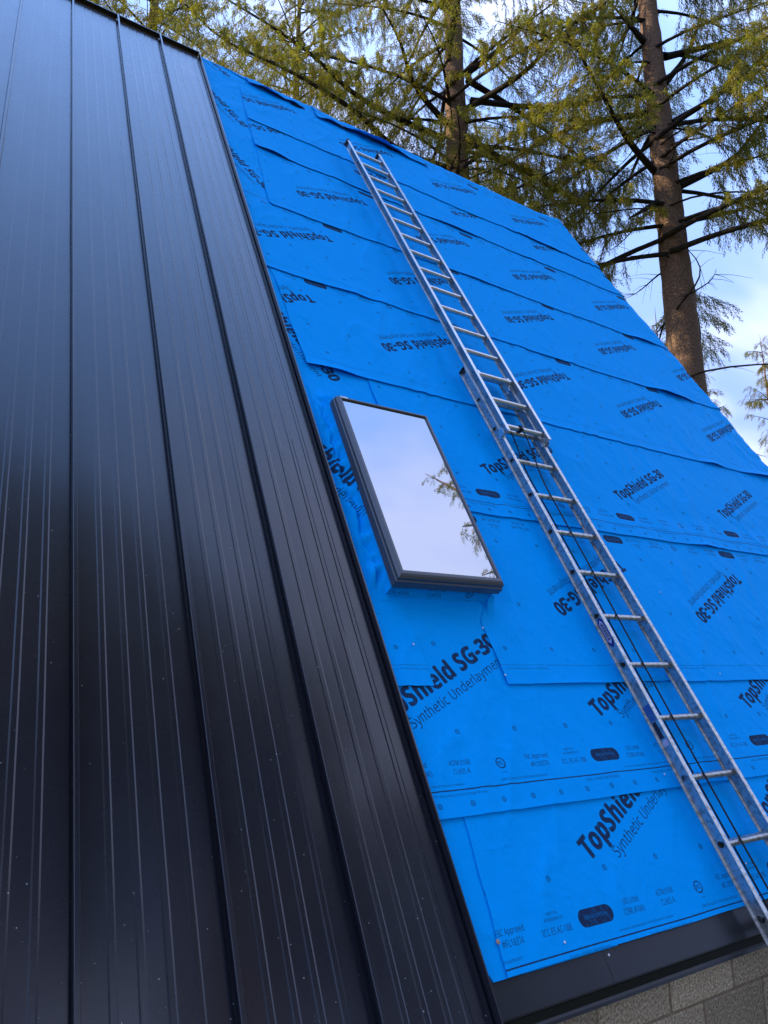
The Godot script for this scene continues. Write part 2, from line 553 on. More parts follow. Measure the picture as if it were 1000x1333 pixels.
func make_house():
	var L0 := -1.05; var L1 := RAKE * S - 0.03
	var zr := -RIDGE * S * CS
	house = thing("cabin", "steep cabin roof, half black metal panels, half blue underlay, on a concrete block wall", "house", Vector3((L0 + L1) / 2, 0, zr))
	var back := Transform3D(Basis.IDENTITY, -house.position)
	# decks: the front slab in roof axes, the rear one mirrored about the ridge
	var mb := Mb.new()
	mb.box(Vector3(L0, 0.022 * S, -0.03), Vector3(L1, (RIDGE - 0.004) * S, -0.008))
	put(mb.done(), "roof_deck", M.plywood, house, hn(house))
	mb = Mb.new()
	var rear := Transform3D(Basis(Vector3(1, 0, 0), Vector3(0, SN, CS), Vector3(0, CS, -SN)), Vector3(0, Y0, 2 * zr))
	mb.box(Vector3(L0, 0.012 * S, -0.03), Vector3(L1, (RIDGE - 0.004) * S, -0.008), rear)
	put(mb.done(), "roof_deck", M.plywood, house, back)
	# gable walls of upright boards
	for gx in [L0 + 0.12, L1 - 0.14]:
		var w := Node3D.new()
		w.name = "gable_wall"
		house.add_child(w, true)
		w.position = -house.position
		var x0: float = gx; var half := RIDGE * S * CS
		var k := 0
		var z := -0.16
		while z > 2 * zr + 0.17:
			var z2: float = max(z - 0.18, 2 * zr + 0.17)
			var f := func(zz): return Y0 + (half - abs(zz - zr)) / CS * SN - 0.05
			var y1: float = f.call(z); var y2: float = f.call(z2)
			if y1 > 0.66 and y2 > 0.66:
				var b := Mb.new()
				var pts := [Vector3(0, 0.65, z), Vector3(0, 0.65, z2 + 0.006), Vector3(0, y2, z2 + 0.006), Vector3(0, y1, z)]
				for s in [0.0, 0.03]:
					var o := Vector3(x0 + s, 0, 0)
					b.quad(pts[0] + o, pts[1] + o, pts[2] + o, pts[3] + o, Vector3(-1 if s == 0.0 else 1, 0, 0))
				for e in 4:
					var a: Vector3 = pts[e]; var c: Vector3 = pts[(e + 1) % 4]
					b.quad(a + Vector3(x0, 0, 0), c + Vector3(x0, 0, 0), c + Vector3(x0 + 0.03, 0, 0), a + Vector3(x0 + 0.03, 0, 0), (a + c) / 2 - (pts[0] + pts[2]) / 2)
				put(b.done(), "board", M.siding, w)
			z -= 0.18; k += 1
	# block walls: a mortar core and every block on the side we see
	var zw := -0.075
	var wall := put(null, "block_wall", null, house, back)
	var core := Mb.new()
	core.box(Vector3(L0 + 0.1, 0, zw - 0.19), Vector3(L1 - 0.1, 0.635, zw - 0.0050))
	wall.mesh = core.done(); wall.material_override = M.mortar
	var meshes := []
	for k in 3:
		var b := Mb.new()
		b.bevel_box(Vector3(-0.1955, -0.0955, -0.08), Vector3(0.1955, 0.0955, 0.0 - 0.001 * k), 0.005)
		meshes.append(b.done())
	for c in 3:
		var x := 2.13 - 0.405 * 7 + (0.2 if c % 2 == 1 else 0.0)
		while x + 0.405 < L1 - 0.1:
			var q := rng.randi() % 3
			put(meshes[q], "block", M["block%d" % (rng.randi() % 3)], wall, Transform3D(Basis.IDENTITY, Vector3(x + 0.2025, 0.545 - 0.2 * c, zw + rng.randf_range(-0.0012, 0.0012))))
			x += 0.405
	core = Mb.new()
	core.box(Vector3(L0 + 0.1, 0, 2 * zr + 0.08), Vector3(L1 - 0.1, 0.635, 2 * zr + 0.27))
	put(core.done(), "rear_wall", M.mortar, house, back)
	for gx in [L0 + 0.1, L1 - 0.3]:
		core = Mb.new()
		core.box(Vector3(gx, 0, 2 * zr + 0.27), Vector3(gx + 0.19, 0.64, zw - 0.19))
		put(core.done(), "end_wall", M.mortar, house, back)
	# drip edge in two lengths, the right one lapping over the left
	for k in 2:
		var x0: float = [0.70, 0.985][k] * S
		var x1: float = [1.0 * S, L1 + 0.02][k]
		var up: float = 0.0012 * k
		var prof := [Vector2(0.105 * S, -0.006 + up), Vector2(0.016 * S, -0.0045 + up), Vector2(0.0135 * S, -0.006 + up), Vector2(0.012 * S, -0.012)]
		var d := Vector2(-SN, -CS)
		prof.append(prof[3] + d * 0.028)
		prof.append(prof[3] + d * 0.034 + Vector2(-0.004, 0.007))
		prof.append(prof[3] + d * 0.045 + Vector2(-0.005, 0.011))
		prof.append(prof[3] + d * 0.045 + Vector2(0.000, 0.004))
		var b := Mb.new()
		for i in prof.size() - 1:
			var steps := 12
			for j in steps:
				var xa := lerpf(x0, x1, j / float(steps)); var xb := lerpf(x0, x1, (j + 1) / float(steps))
				var wob := func(xx): return 0.0012 * wn3.get_noise_2d(xx, k * 9.0)
				var A := Vector3(xa, prof[i].x, prof[i].y + wob.call(xa)); var B := Vector3(xb, prof[i].x, prof[i].y + wob.call(xb))
				var C := Vector3(xb, prof[i + 1].x, prof[i + 1].y + wob.call(xb)); var D := Vector3(xa, prof[i + 1].x, prof[i + 1].y + wob.call(xa))
				b.quad(A, B, C, D, Vector3(0, -0.4, 1))
		put(b.done(), "drip_edge", M.trim, house, hn(house))

# ------------------------------------------------------------------ blue underlay

func wrinkle(A: float, B: float) -> float:
	var z := 0.005 * wn1.get_noise_2d(A * 1.3, B * 0.9)
	z += 0.0055 * wn2.get_noise_2d(A * 1.1 + B * 0.7, B * 0.55 - A * 0.3)
	var r: float = 1.0 - abs(wn2.get_noise_2d((A - B * 0.35) * 1.5 + 40.0, (B + A * 0.2) * 0.45))
	z += 0.0022 * pow(1.0 - abs(wn3.get_noise_2d((A + B * 0.5) * 0.9 + 11.0, (B - A * 0.4) * 0.30)), 9.0)
	z += 0.009 * pow(r, 6.0) * smoothstep(0.0, 0.4, wn1.get_noise_2d(A * 1.7 + 9.0, B * 1.7) + 0.25)
	var up := smoothstep(2.9 * S, RIDGE * S, B)
	z += up * (0.010 * abs(wn2.get_noise_2d(A * 1.6 + 70.0, B * 1.2)) + 0.006 * wn3.get_noise_2d(A, B * 0.8))
	z += smoothstep((RAKE - 0.25) * S, RAKE * S, A) * 0.022 * abs(wn2.get_noise_2d(A * 1.5 + 20.0, B * 1.6))
	return (z + 0.006) * smoothstep(0.02, 0.16, B / S) + 0.001

func over_ridge(B: float, z: float) -> Vector2:
	var r := RIDGE * S
	if B <= r: return Vector2(B, z)
	var d := B - r
	var arc := 0.05
	var total := deg_to_rad(119.2)
	var p := Vector2(r, 0.0)
	var t: float = min(d, arc)
	var steps := 6
	for i in steps:
		var a := total * (t * (i + 0.5) / steps) / arc
		p += Vector2(cos(a), -sin(a)) * t / steps
	if d > arc: p += Vector2(cos(total), -sin(total)) * (d - arc)
	var ang: float = total * min(d / arc, 1.0)
	return p + Vector2(sin(ang), cos(ang)) * z

func sheet(called: String, label: String, b0: float, b1: float, left: Array, tb: float, flip: bool, a0: float, layer: float, sd: int, opts := {}):
	# left: [[b, a], ...] the cut edge of the sheet on the left
	var mb := Mb.new()
	var right: float = opts.get("right", RAKE)
	var step := 0.024
	var nr: int = int(ceil((b1 - b0) * S / step)) + 1
	var amin := 9.0
	for q in left: amin = min(amin, q[1])
	var nc: int = int(ceil((right - amin) * S / step)) + 1
	var n := FastNoiseLite.new()
	n.seed = sd; n.frequency = 0.9; n.fractal_octaves = 2
	var p := []; var uv := []
	for i in nr:
		var fb := i / float(nr - 1)
		fb = fb * fb * 0.35 + fb * 0.65           # finer rows at the lower, free edge
		var B := lerpf(b0, b1, fb) * S
		var la: float = max(edge_at(left, B / S) * S + 0.010 * n.get_noise_1d(B * 3.0 + 50.0), 0.7323 * S)
		var ra: float = right * S + (0.032 * n.get_noise_1d(B * 1.6) + 0.014 * wn3.get_noise_1d(B * 2.0) if right == RAKE else 0.012 * n.get_noise_1d(B * 3.0))
		var row := []; var ur := []
		for j in nc:
			var fa := j / float(nc - 1)
			var A := lerpf(la, ra, fa)
			var Bj := B + (1.0 - fb) * (1.0 - fb) * 0.004 * n.get_noise_1d(A * 1.1)
			var z := wrinkle(A, Bj) + layer
			# the free lower edge rides over the sheet below and curls up here and there
			var d := Bj - b0 * S
			var curl: float = max(0.0, n.get_noise_2d(A * 0.9, 3.0)) 
			var lift: float = opts.get("lift", 0.0045) * (1.0 - smoothstep(0.06, 0.30, d)) + (0.0048 + 0.018 * curl * curl) * exp(-d / 0.035) * opts.get("curl", 1.0)
			for g in opts.get("gaps", []):        # [a, half width, height]: places where the edge stands off
				var x: float = (A / S - g[0]) / g[1]
				if abs(x) < 1.0: lift += g[2] * pow(1.0 - x * x, 2.0) * exp(-d / 0.05)
			# the cut left edge
			var e := A - la
			lift += (0.002 + 0.010 * max(0.0, n.get_noise_2d(9.0, Bj * 1.5))) * exp(-e / 0.03)
			z += lift
			if right == RAKE:
				var over: float = A - (RAKE * S - 0.05)
				if over > 0.0: z -= 14.0 * over * over
			var yz := over_ridge(Bj, z)
			row.append(Vector3(A, yz.x, yz.y))
			var tx := (A - a0 * S) * (-1.0 if flip else 1.0) + 0.30
			var ty: float = (tb * S - B) if flip else (B - tb * S)
			if opts.has("turned"):
				tx = -B + 0.62; ty = (A - 0.50 * S)
			ur.append(Vector2(tx / TW, 1.0 - ty / TH))
		p.append(row); uv.append(ur)
	mb.grid(p, uv, Vector3(0, 0, 1))
	var o := put(mb.done(), called, M.underlay, house, hn(house))
	if label != "": o.set_meta("label", label)

func edge_at(l: Array, b: float) -> float:
	if b <= l[0][0]: return l[0][1]
	for i in l.size() - 1:
		if b <= l[i + 1][0]: return lerpf(l[i][1], l[i + 1][1], (b - l[i][0]) / (l[i + 1][0] - l[i][0]))
	return l[-1][1]

func make_underlay():
	sheet("underlay_strip", "upright strip of blue underlay with print running down the slope, beside the metal", 0.062, RIDGE + 0.02, [[0, 0.7318]], 0, false, 0, 0.0, 101, {"right": 1.02, "turned": true, "lift": 0.0, "curl": 0.2})
	sheet("underlay_sheet", "lowest blue underlay sheet, above the drip edge", 0.063, 0.36, [[0.063, 0.775], [0.31, 0.795]], 0.026, false, 1.037, 0.003, 102, {"lift": 0.0, "curl": 0.4})
	sheet("underlay_sheet", "", 0.295, 0.86, [[0, 0.7318]], 0.295, false, 1.238, 0.004, 103, {"curl": 0.5, "lift": 0.006})
	sheet("underlay_sheet", "", 0.543, 1.098, [[0.543, 1.008], [0.70, 1.012], [0.745, 1.046], [0.77, 1.0], [0.80, 0.95]], 1.098, true, 2.185, 0.007, 104, {"curl": 0.6, "lift": 0.004})
	sheet("underlay_patch", "small blue underlay piece left of the roof window's apron", 0.543, 0.86, [[0, 0.7318]], 1.098, true, 2.185 - 0.28, 0.007, 105, {"right": 0.822, "curl": 0.6, "lift": 0.004})
	sheet("underlay_sheet", "", 1.036, 1.59, [[1.036, 0.955], [1.59, 0.972]], 1.036, false, 1.833, 0.003, 106, {"lift": 0.010, "gaps": [[2.12, 0.10, 0.014]]})
	sheet("underlay_sheet", "", 1.526, 2.08, [[1.526, 0.772], [1.97, 0.757], [2.08, 0.74]], 2.081, true, 1.997, 0.003, 107, {"gaps": [[2.62, 0.10, 0.02], [3.0, 0.2, 0.03], [0.85, 0.12, 0.02]]})
	sheet("underlay_sheet", "", 2.007, 2.56, [[0, 0.7318]], 2.562, true, 2.182, 0.003, 108, {"gaps": [[2.75, 0.2, 0.03]]})
	sheet("underlay_sheet", "", 2.489, 3.05, [[2.489, 0.84], [2.6, 0.845], [3.05, 0.875]], 3.044, true, 2.473, 0.003, 109, {"gaps": [[2.9, 0.15, 0.02]]})
	sheet("underlay_sheet", "", 2.994, 3.40, [[2.99, 0.868], [3.4, 0.885]], 3.549, true, 2.311, 0.003, 110, {"gaps": [[0.95, 0.1, 0.02], [1.9, 0.2, 0.015]]})
	sheet("underlay_sheet", "topmost blue underlay sheet, folded over the ridge", 3.29, RIDGE + 0.14, [[3.29, 0.885], [3.70, 0.905], [3.8, 0.97], [3.86, 0.84]], 3.85, true, 2.31, 0.003, 111, {"gaps": [[2.6, 0.3, 0.012]]})
	# a loose flap under the ridge, standing off the sheet beneath
	sheet("underlay_flap", "loose strip of blue underlay bagging along the ridge", 3.735, RIDGE + 0.10, [[3.7, 1.32]], 3.85, true, 2.0, 0.008, 112, {"right": 2.02, "lift": 0.006, "gaps": [[1.66, 0.26, 0.07], [1.40, 0.07, 0.03]]})
	sheet("underlay_flap", "", 3.765, RIDGE + 0.10, [[3.7, 0.96]], 3.85, true, 2.4, 0.008, 113, {"right": 1.26, "lift": 0.006, "gaps": [[1.06, 0.12, 0.04], [1.2, 0.06, 0.02]]})
	# crumpled wrap between the metal edge and the roof window
	var mb := Mb.new()
	var p := []; var uv := []
	var nr := 110; var nc := 22
	for i in nr + 1:
		var row := []; var ur := []
		for j in nc + 1:
			var B := lerpf(0.74, 1.43, i / float(nr)) * S
			var f := j / float(nc)
			var A := lerpf(0.734, 0.788, f) * S
			var ends := smoothstep(0.0, 0.12, i / float(nr)) * (1.0 - smoothstep(0.86, 1.0, i / float(nr)))
			var c: float = 0.045 * abs(wn3.get_noise_2d(A * 2.0 + B * 1.2, B * 1.1 - A * 2.0)) + 0.03 * abs(wn2.get_noise_2d(A * 6.0, B * 2.2))
			var z: float = wrinkle(A, B) * smoothstep(0.0, 0.4, f) + 0.004 + 0.006 * f + ends * (c * smoothstep(0.2, 0.55, f) + 0.055 * pow(smoothstep(0.72, 1.0, f), 1.5))
			row.append(Vector3(A, B, z))
			ur.append(Vector2((-B + 0.62) / TW, 1.0 - (A - 0.50 * S) / TH))
		p.append(row); uv.append(ur)
	mb.grid(p, uv, Vector3(0, 0, 1))
	put(mb.done(), "underlay_wrap", M.underlay, house, hn(house)).set_meta("label", "crumpled blue underlay pushed up beside the roof window")

# ------------------------------------------------------------------ standing seam metal

func panel(x0: float, x1: float, sd: int) -> ArrayMesh:
	var z0 := 0.004
	var hgt := 0.045
	# profile from left to right: the seam standing on the left, the pan with four pencil ribs
	var w := x1 - x0
	var pr := [Vector2(-0.0065, -0.0055), Vector2(0.003, -0.0055), Vector2(0.003, z0 + hgt - 0.010), Vector2(-0.0025, z0 + hgt - 0.010), Vector2(-0.0025, z0 + hgt - 0.002), Vector2(-0.0005, z0 + hgt), Vector2(0.0115, z0 + hgt), Vector2(0.0135, z0 + hgt - 0.003), Vector2(0.0135, z0 + 0.003), Vector2(0.016, z0)]
	for f in [0.24, 0.42, 0.60, 0.78]:
		var c: float = w * f
		pr.append_array([Vector2(c - 0.0125, z0), Vector2(c - 0.0075, z0 + 0.0016), Vector2(c + 0.0075, z0 + 0.0016), Vector2(c + 0.0125, z0)])
	pr.append_array([Vector2(w - 0.007, z0), Vector2(w - 0.005, z0 - 0.0015), Vector2(w - 0.005, -0.006)])
	var mb := Mb.new()
	var n := FastNoiseLite.new()
	n.seed = sd; n.frequency = 0.8; n.fractal_octaves = 2
	var B0 := -0.010 * S; var B1 := (RIDGE + 0.011) * S
	var rows := 60
	var pts := []
	for i in rows + 1:
		var B := lerpf(B0, B1, i / float(rows))
		var row := []
		for q in pr:
			var pan: float = sin(PI * clamp(q.x / w, 0.0, 1.0))
			row.append(Vector3(x0 + q.x + 0.0008 * n.get_noise_1d(B * 2.0), B, q.y + pan * 0.0030 * n.get_noise_2d(q.x * 3.0, B * 0.9)))
		pts.append(row)
	for k in pr.size() - 1:
		var prev := []
		for i in rows + 1:
			var along: Vector3 = pts[min(i + 1, rows)][k] - pts[max(i - 1, 0)][k]
			var across: Vector3 = pts[i][k + 1] - pts[i][k]
			prev.append(across.cross(along).normalized())
		for i in rows:
			mb.quad_n(pts[i][k], pts[i][k + 1], pts[i + 1][k + 1], pts[i + 1][k], prev[i], prev[i], prev[i + 1], prev[i + 1])
	return mb.done()

func make_metal():
	var seams := [-0.565, -0.3797, -0.1944, -0.0091, 0.1757, 0.3610, 0.5460, 0.7310]
	for k in seams.size() - 1:
		put(panel(seams[k] * S, seams[k + 1] * S, 300 + k), "metal_panel", M.steel, house, hn(house))
	# the open seam leg that ends the last panel
	var mb := Mb.new()
	var x: float = seams[-1] * S
	mb.box(Vector3(x, -0.010 * S, -0.006), Vector3(x + 0.0012, (RIDGE + 0.004) * S, 0.044))
	mb.box(Vector3(x - 0.005, -0.010 * S, 0.0442), Vector3(x + 0.0012, (RIDGE + 0.004) * S, 0.0454))
	put(mb.done(), "seam_leg", M.steel, house, hn(house))
	# the turned-up trim along the ridge
	mb = Mb.new()
	mb.box(Vector3(-0.6 * S, (RIDGE + 0.012) * S, 0.0), Vector3(x + 0.001, (RIDGE + 0.016) * S, 0.040))
	mb.box(Vector3(-0.6 * S, (RIDGE + 0.008) * S, 0.0405), Vector3(x + 0.001, (RIDGE + 0.018) * S, 0.0425))
	put(mb.done(), "ridge_trim", M.trim, house, hn(house))
	# sawdust and grit lying on the pans
	var g := Mb.new()
	g.flat(Vector3(-1, -0.6, 0), Vector3(1, -0.5, 0), Vector3(0.1, 1, 0.3), Vector3(0, 0, 1))
	g.flat(Vector3(-1, -0.6, 0), Vector3(0.1, 1, 0.3), Vector3(-0.2, 0.1, 0.8), Vector3(-1, 0, 1))
	g.flat(Vector3(1, -0.5, 0), Vector3(0.1, 1, 0.3), Vector3(-0.2, 0.1, 0.8), Vector3(1, 0, 1))
	g.flat(Vector3(1, -0.5, 0), Vector3(-1, -0.6, 0), Vector3(-0.2, 0.1, 0.8), Vector3(0, -1, 1))
	var mm := MultiMesh.new()
	mm.transform_format = MultiMesh.TRANSFORM_3D
	mm.mesh = g.done()
	var xf := []
	var r2 := RandomNumberGenerator.new(); r2.seed = 99
	while xf.size() < 900:
		var a := r2.randf_range(-0.15, 0.725); var b := 0.02 + 2.6 * pow(r2.randf(), 1.7)
		if wn2.get_noise_2d(a * 3.0, b * 3.0) < r2.randf_range(-0.5, 0.35): continue
		var s := 0.0005 + 0.0019 * pow(r2.randf(), 3.5)
		xf.append(Transform3D(Basis(Vector3(0, 0, 1), r2.randf() * TAU).scaled(Vector3(s, s, s)), Vector3(a * S, b * S, 0.0062)))
	mm.instance_count = xf.size()
	for i in xf.size(): mm.set_instance_transform(i, xf[i])
	var mi := MultiMeshInstance3D.new()
	mi.name = "sawdust_specks"; mi.multimesh = mm; mi.material_override = M.white
	mi.transform = hn(house)
	mi.set_meta("kind", "stuff")
	house.add_child(mi, true)

# ------------------------------------------------------------------ roof window

func make_skylight():
	var w := Node3D.new()
	w.name = "roof_window"
	house.add_child(w, true)
	w.transform = hn(house)
	w.set_meta("label", "grey framed roof window whose pane mirrors the cloudy sky")
	var A0 := 0.779 * S; var A1 := 1.066 * S; var B0 := 0.753 * S; var B1 := 1.326 * S
	var ztop := 0.072 * S; var zlow := 0.037 * S
	# curb wrapped in underlay, splaying out a little at the foot
	var mb := Mb.new()
	var i := 0.022
	var top := [Vector3(A0 + i, B0 + i, zlow + 0.004), Vector3(A1 - i, B0 + i, zlow + 0.004), Vector3(A1 - i, B1 - i, zlow + 0.004), Vector3(A0 + i, B1 - i, zlow + 0.004)]
	var foot := [Vector3(A0 - 0.004, B0 - 0.004, 0.008), Vector3(A1 - 0.012, B0 - 0.004, 0.008), Vector3(A1 - 0.012, B1 + 0.01, 0.008), Vector3(A0 - 0.004, B1 + 0.01, 0.008)]
	for k in 4:
		var out: Vector3 = [Vector3(0, -1, 0.3), Vector3(1, 0, 0.3), Vector3(0, 1, 0.3), Vector3(-1, 0, 0.3)][k]
		var p := []; var uv := []
		for r in 9:
			var row := []; var ur := []
			for c in 41:
				var f := c / 40.0; var g := r / 8.0
				var q: Vector3 = foot[k].lerp(foot[(k + 1) % 4], f).lerp(top[k].lerp(top[(k + 1) % 4], f), g)
				q += out.normalized() * 0.006 * sin(PI * g) * wn3.get_noise_2d(f * 3.0 + k * 7.0, g * 0.5)
				row.append(q)
				ur.append(Vector2((q.x - 0.12) / TW, 1.0 - (0.14 + 0.09 * g) / TH) if k % 2 == 0 else Vector2((-q.y + 0.62) / TW, 1.0 - (0.5 + 0.12 * g) / TH))
			p.append(row); uv.append(ur)
		mb.grid(p, uv, out)
	put(mb.done(), "curb", M.underlay, w)
	# loose corner fold at the lower right of the curb
	mb = Mb.new()
	var fold := [[Vector3(A1 - 0.03, B0 + 0.012, 0.07), Vector3(A1 + 0.002, B0 + 0.006, 0.055)], [Vector3(A1 - 0.035, B0 - 0.008, 0.03), Vector3(A1 + 0.006, B0 - 0.012, 0.028)], [Vector3(A1 - 0.07, B0 - 0.10, 0.014), Vector3(A1 - 0.045, B0 - 0.12, 0.018)]]
	var fu := []
	for r in 3: fu.append([Vector2(0.02, 0.35 + r * 0.03), Vector2(0.05, 0.35 + r * 0.03)])
	mb.grid(fold, fu, Vector3(0, 0, 1))
	put(mb.done(), "wrap_fold", M.underlay, w)
	# four mitred frame pieces with a stepped profile
	var prof := [Vector2(0.004, zlow - 0.001), Vector2(0.0, zlow + 0.002), Vector2(0.0, ztop - 0.034), Vector2(0.0045, ztop - 0.030), Vector2(0.0045, ztop - 0.014), Vector2(0.010, ztop - 0.006), Vector2(0.016, ztop), Vector2(0.026, ztop), Vector2(0.029, ztop - 0.004), Vector2(0.029, ztop - 0.012)]
	var c := [Vector2(A0, B0), Vector2(A1, B0), Vector2(A1, B1), Vector2(A0, B1)]
	var inn := [Vector2(1, 1), Vector2(-1, 1), Vector2(-1, -1), Vector2(1, -1)]
	for k in 4:
		var wide: float = [1.55, 0.9, 0.85, 1.3][k]
		var wnext: float = [1.55, 0.9, 0.85, 1.3][(k + 1) % 4]
		var wprev: float = [1.55, 0.9, 0.85, 1.3][(k + 3) % 4]
		mb = Mb.new()
		var k2 := (k + 1) % 4
		var out := Vector3([0, 1, 0, -1][k], [-1, 0, 1, 0][k], 0.7)
		for s in prof.size() - 1:
			var e := []
			for q in [[prof[s], k, wprev], [prof[s], k2, wnext], [prof[s + 1], k2, wnext], [prof[s + 1], k, wprev]]:
				var pv: Vector2 = q[0]; var cc: Vector2 = c[q[1]]; var d: Vector2 = inn[q[1]]
				var ix: float = pv.x * (wide if k % 2 == 1 else q[2]); var iy: float = pv.x * (wide if k % 2 == 0 else q[2])
				e.append(Vector3(cc.x + d.x * ix, cc.y + d.y * iy, pv.y))
			mb.quad(e[0], e[1], e[2], e[3], out if s < 7 else Vector3(-out.x, -out.y, 0.7))
		put(mb.done(), "frame", M.frame, w)
	mb = Mb.new()
	mb.box(Vector3(A0 + 0.015, B0 + 0.02, ztop - 0.034), Vector3(A1 - 0.015, B1 - 0.015, ztop - 0.010))
	put(mb.done(), "pane", M.glass, w)
	# small white label at the head of the frame
	mb = Mb.new()
	mb.box(Vector3(A0 + 0.030, B1 - 0.021, ztop + 0.0004), Vector3(A0 + 0.075, B1 - 0.008, ztop + 0.0012))
	put(mb.done(), "sticker", M.white, w)

func make_nails():
	var cap := Mb.new()
	var pr := [Vector2(0.0085, 0.0), Vector2(0.0085, 0.0012), Vector2(0.006, 0.002), Vector2(0.0025, 0.0022), Vector2(0.0022, 0.0034), Vector2(0.0, 0.0036)]
	for i in pr.size() - 1:
		for k in 14:
			var a := TAU * k / 14; var b := TAU * (k + 1) / 14
			var P := func(q: Vector2, t: float): return Vector3(q.x * cos(t), q.x * sin(t), q.y)
			cap.quad(P.call(pr[i], a), P.call(pr[i], b), P.call(pr[i + 1], b), P.call(pr[i + 1], a), Vector3(cos((a + b) / 2), sin((a + b) / 2), 0.8))
	var m := cap.done()
	for q in [[1.006, 0.679, 0.016, 0], [1.011, 0.562, 0.02, 0], [0.807, 0.634, 0.017, 0], [0.779, 0.110, 0.008, 1], [0.908, 0.086, 0.009, 0], [0.996, 0.053, 0.0, 0], [1.341, 0.324, 0.020, 0], [1.761, 0.562, 0.02, 0], [1.728, 0.825, 0.013, 0], [2.06, 1.12, 0.012, 0], [1.45, 0.13, 0.009, 0]]:
		var z: float = wrinkle(q[0] * S, q[1] * S) + q[2] - 0.002 if q[2] > 0.0 else -0.004
		var s := 0.55 if q[3] == 0 else 0.95
		put(m, "cap_nail", M.tan if q[3] == 1 else M.white, house, hn(house) * Transform3D(Basis.IDENTITY.scaled(Vector3(s, s, 1.0)), Vector3(q[0] * S, q[1] * S, z)))

# ------------------------------------------------------------------ extension ladder

func base_a(b: float) -> float: return -0.006 * b
func fly_a(b: float) -> float: return -0.0115 + 0.0025 * (b - 1.3)

func rail(side: int, a: float, sh: Callable, b0: float, b1: float, h0: float, h1: float, rungs: Array, hr: float) -> ArrayMesh:
	# I-shaped extrusion: a web with a D-shaped hole at every rung, two flanges with small lips
	var mb := Mb.new()
	var z0 := h0 * S; var z1 := h1 * S
	var P := func(B: float, z: float, dx: float): return Vector3((a + sh.call(B / S)) * S + dx, B, z)
	var fl := 0.0135; var th := 0.0026
	var out := Vector3(1, 0, 0)
	var edges := [b0 * S]
	for r in rungs:
		edges.append(r * S - 0.03); edges.append(r * S + 0.03)
	edges.append(b1 * S)
	for i in edges.size() - 1:
		var e0: float = edges[i]; var e1: float = edges[i + 1]
		if i % 2 == 0:
			mb.quad(P.call(e0, z0, 0), P.call(e1, z0, 0), P.call(e1, z1, 0), P.call(e0, z1, 0), out)
		else:
			var cb := (e0 + e1) / 2; var cz := hr * S
			var hole := []; var rim := []; var lip := []
			for k in 24:
				var t := TAU * (k + 0.5) / 24
				hole.append(d_shape(t, 0.0165) + Vector2(cb, cz)); lip.append(d_shape(t, 0.0200) + Vector2(cb, cz))
				var dx := cos(t); var dz := sin(t)
				var f: float = min((0.03 / abs(dx)) if abs(dx) > 1e-4 else 1e9, ((z1 - cz) / dz) if dz > 1e-4 else ((z0 - cz) / dz if dz < -1e-4 else 1e9))
				rim.append(Vector2(cb + dx * f, cz + dz * f))
			for c in [Vector2(e0, z0), Vector2(e1, z0), Vector2(e1, z1), Vector2(e0, z1)]:      # snap the nearest rim points to the corners
				var best := 0
				for k in 24:
					if rim[k].distance_to(c) < rim[best].distance_to(c): best = k
				rim[best] = c
			for k in 24:
				var k2 := (k + 1) % 24
				mb.quad(P.call(lip[k].x, lip[k].y, 0), P.call(lip[k2].x, lip[k2].y, 0), P.call(rim[k2].x, rim[k2].y, 0), P.call(rim[k].x, rim[k].y, 0), out)
				# swaged collar round the rung's end
				var o := 0.004 * side
				mb.quad(P.call(lip[k].x, lip[k].y, 0), P.call(lip[k2].x, lip[k2].y, 0), P.call(lip[k2].x, lip[k2].y, o), P.call(lip[k].x, lip[k].y, o), Vector3(0, lip[k].x - cb, lip[k].y - cz))
				mb.quad(P.call(lip[k].x, lip[k].y, o), P.call(lip[k2].x, lip[k2].y, o), P.call(hole[k2].x, hole[k2].y, o), P.call(hole[k].x, hole[k].y, o), Vector3(side, 0, 0))
	var n := 24
	for f in [[z0, 1.0], [z1, -1.0]]:
		for i in n:
			var c0 := lerpf(b0, b1, i / float(n)) * S; var c1 := lerpf(b0, b1, (i + 1) / float(n)) * S
			var za: float = f[0]; var zb: float = f[0] + f[1] * th
			for s in [-1.0, 1.0]:
				var up := Vector3(0, 0, -f[1])
				mb.quad(P.call(c0, za, 0), P.call(c1, za, 0), P.call(c1, za, s * (fl - 0.0015)), P.call(c0, za, s * (fl - 0.0015)), up)
				mb.quad(P.call(c0, zb, 0), P.call(c1, zb, 0), P.call(c1, zb, s * fl), P.call(c0, zb, s * fl), -up)
				mb.quad(P.call(c0, za, s * (fl - 0.0015)), P.call(c1, za, s * (fl - 0.0015)), P.call(c1, za + f[1] * 0.0015, s * fl), P.call(c0, za + f[1] * 0.0015, s * fl), Vector3(s, 0, -f[1]))
				mb.quad(P.call(c0, za + f[1] * 0.0015, s * fl), P.call(c1, za + f[1] * 0.0015, s * fl), P.call(c1, za + f[1] * 0.0055, s * fl), P.call(c0, za + f[1] * 0.0055, s * fl), Vector3(s, 0, 0))
	return mb.done()

func d_shape(t: float, r: float) -> Vector2:       # a round tube with one flattened tread
	var q := Vector2(cos(t), sin(t)) * r
	var up := Vector2(SN, CS)
	var k := q.dot(up)
	if k > 0.62 * r: q -= up * (k - 0.62 * r)
	return q

